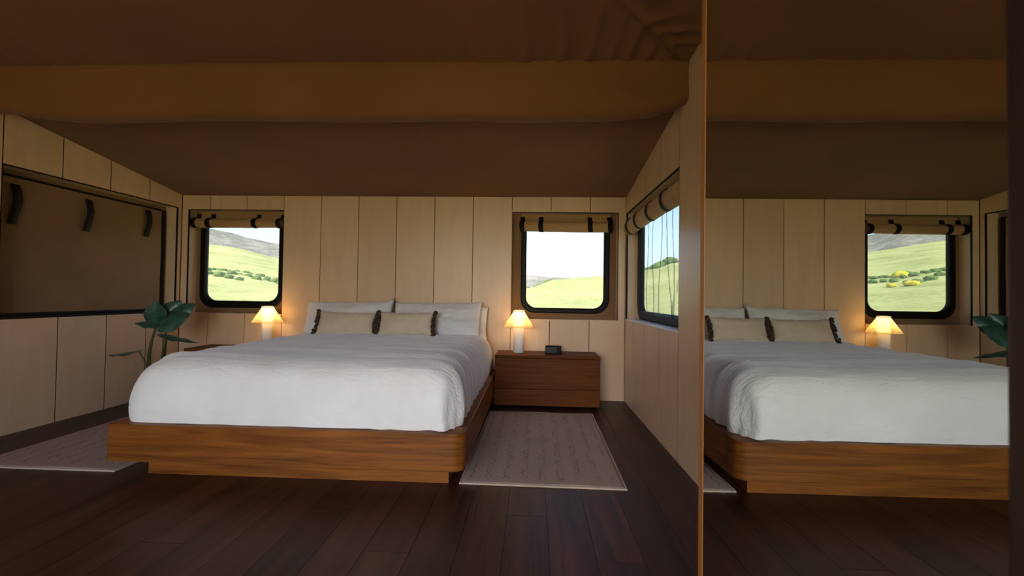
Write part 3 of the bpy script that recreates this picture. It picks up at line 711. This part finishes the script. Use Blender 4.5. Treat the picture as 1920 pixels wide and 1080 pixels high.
# ------------------------------------------------------------------ outdoors
def lerp_tab(tab, a):
    return interp(tab, a)
RAD = [3, 8, 14, 40, 90, 160, 300, 450, 700, 1200]
TAB = {  # elevation in degrees above the camera's eye, by azimuth, for each radius
    -180: [None, None, -6.5, -2.4, -1.0, -.4, .2, .6, .4, -.2],
    -75: [None, None, -6.5, -2.0, .6, 2.0, 3.8, 5.2, 5.4, 2.0],
    -42: [None, None, -6.5, -1.5, 1.4, 2.9, 4.4, 5.6, 5.4, 2.0],
    -36: [None, None, -6.5, -1.5, 1.0, 2.3, 3.9, 4.95, 4.6, 1.5],
    -29.5: [None, None, -6.5, -1.5, .6, 1.5, 2.9, 3.9, 3.5, 1.2],
    -18: [None, None, -6.5, -1.4, .3, .7, 1.0, 1.2, .8, 0],
    -6: [None, None, -6.5, -1.3, .5, .6, .5, .4, 0, -.3],
    -.8: [None, None, -6.5, -1.2, 1.0, .7, .2, 0, -.3, -.4],
    3: [None, None, -6.5, -1.0, 2.0, 1.2, .2, 0, -.3, -.4],
    8.6: [None, None, -6.5, -.8, 2.5, 2.0, .6, .2, -.2, -.3],
    13.6: [None, None, -6.5, -.6, 2.6, 3.3, 1.6, .6, 0, -.2],
    17.5: [None, None, -6.5, -.4, 3.3, 4.4, 2.6, 1.2, .3, 0],
    30: [None, None, -6.5, -.4, 3.6, 5.4, 4.2, 2.4, 1, .2],
    75: [None, None, -6.5, -1.5, 1.2, 2.4, 2.6, 2.2, 1.0, .3],
    180: [None, None, -6.5, -2.4, -1.0, -.4, .2, .6, .4, -.2]}
AZ = sorted(TAB)
def ground_z(r_, az):
    es = []
    for k in range(len(RAD)):
        if k < 2: es.append(-.62 if k == 0 else -.60)
        else: es.append(EYE.z + RAD[k]*math.tan(math.radians(interp([(a, TAB[a][k]) for a in AZ], az))))
    return interp(list(zip(RAD, es)), r_)
P = []
azs = [-180+2.5*i for i in range(49)] + [-57.5+.75*i for i in range(134)] + [43+2.5*i for i in range(56)]
azs = sorted(set([a for a in azs if a < 180])) 
for az in azs:
    row = []
    for k in range(90):
        r_ = 1.5*math.exp(math.log(800)*k/89); a = math.radians(az)
        xx, yy = r_*math.sin(a), r_*math.cos(a)
        z = ground_z(max(3, r_), az) + (0.006*r_*N(xx/(6+r_*.08), yy/(6+r_*.08), 3) if r_ > 12 else 0)
        row.append((xx, yy, z))
    P.append(row)
gd = grid_mesh('ground', P, 'meadow', None, True, True); tag(gd, kind='structure')
MT = [(-180, 2.6), (-90, 6.5), (-60, 8.2), (-45, 8.6), (-39, 7.8), (-36.4, 6.7), (-34.6, 6.45), (-32.6, 5.95), (-29.7, 5.55), (-20, 4.0), (-10, 3.2), (-.8, 2.75), (2, 2.5), (5, 2.42), (8.6, 2.7), (15, 3.0), (30, 3.0), (90, 2.6), (180, 2.6)]
P = []
for i in range(480):
    az = -180+.75*i; row = []; e0 = interp(MT, az)
    for k in range(26):
        s = k/25; r_ = 1500+1900*s; a = math.radians(az); e_ = -1.0 + (e0+1.0)*min(1, s/.85)**.9 - (0 if s < .85 else (s-.85)*12)
        xx, yy = r_*math.sin(a), r_*math.cos(a)
        e_ += (.30*N(xx/260, yy/260, 2)+.14*N(xx/90, yy/90, 5))*math.sin(math.pi*min(1, s/.85)*.95)
        row.append((xx, yy, EYE.z + r_*math.tan(math.radians(e_))))
    P.append(row)
mo = grid_mesh('mountains', P, 'mount', None, True, True); tag(mo, kind='structure')
def shrub_mesh(seed):
    bm = bmesh.new(); bmesh.ops.create_icosphere(bm, subdivisions=3, radius=1.0)
    for v in bm.verts:
        c = v.co.copy(); v.co *= 1+.32*noise.noise(c*1.8+Vector((seed, 0, 0)))+.22*noise.noise(c*4.5+Vector((0, seed, 0))); v.co.z = v.co.z*.72+.45
    return tomesh(bm, 'shrub')
SM = [shrub_mesh(s) for s in (1.3, 5.7, 9.1)]; SY = [m_.copy() for m_ in SM]
for a_ in SM: a_.materials.append(M['shrub'])
for a_ in SY: a_.materials.append(M['yshrub'])
SPOTS = []
def shrub(az, r_, s, label, group, cat='shrub', y=False):
    a = math.radians(az)
    for _ in range(40):                                    # keep each one clear of its neighbours
        if all(math.hypot(r_*math.sin(a)-q[0], r_*math.cos(a)-q[1]) > 2.05*(s+q[2]) for q in SPOTS): break
        r_ += 1.5
    SPOTS.append((r_*math.sin(a), r_*math.cos(a), s))
    o = bpy.data.objects.new(cat.replace(' ', '_'), random.choice(SY if y else SM)); COL.objects.link(o)
    o.location = (r_*math.sin(a), r_*math.cos(a), ground_z(r_, az)-.15*s); o.scale = (s*random.uniform(1.0, 1.7), s*random.uniform(1.0, 1.6), s); o.rotation_euler.z = random.uniform(0, 6.2)
    for p in o.data.polygons: p.use_smooth = True
    tag(o, label, cat, group)
for k in range(60):
    az = -44+16*((k*37) % 60)/59+random.uniform(-.2, .2); shrub(az, 118+(k*5 % 7)*8+random.uniform(-3, 3), random.uniform(.45, .95), 'low dark green shrub in the band crossing the sloping meadow', 'shrubs across the meadow')
for k in range(3): shrub(-39.2+.75*k, 112+(k%2)*6, (.9, 1.3, .6)[k], 'bright yellow flowering shrub on the meadow slope', 'yellow shrubs on the meadow', 'shrub', True)
for k in range(24): shrub(11.8+10*k/23+random.uniform(-.1, .1), 138+(k*7%4)*10+random.uniform(-1, 1), random.uniform(1.2, 1.7), 'dark green tree on the ridge outside the side window', 'trees on the ridge', 'tree')
for k in range(12): shrub(-2.7+5.4*k/11, 84+(k%3)*3.5, random.uniform(.25, .5), 'small olive bush on the near rise outside the corner window', 'bushes on the near rise', 'bush')
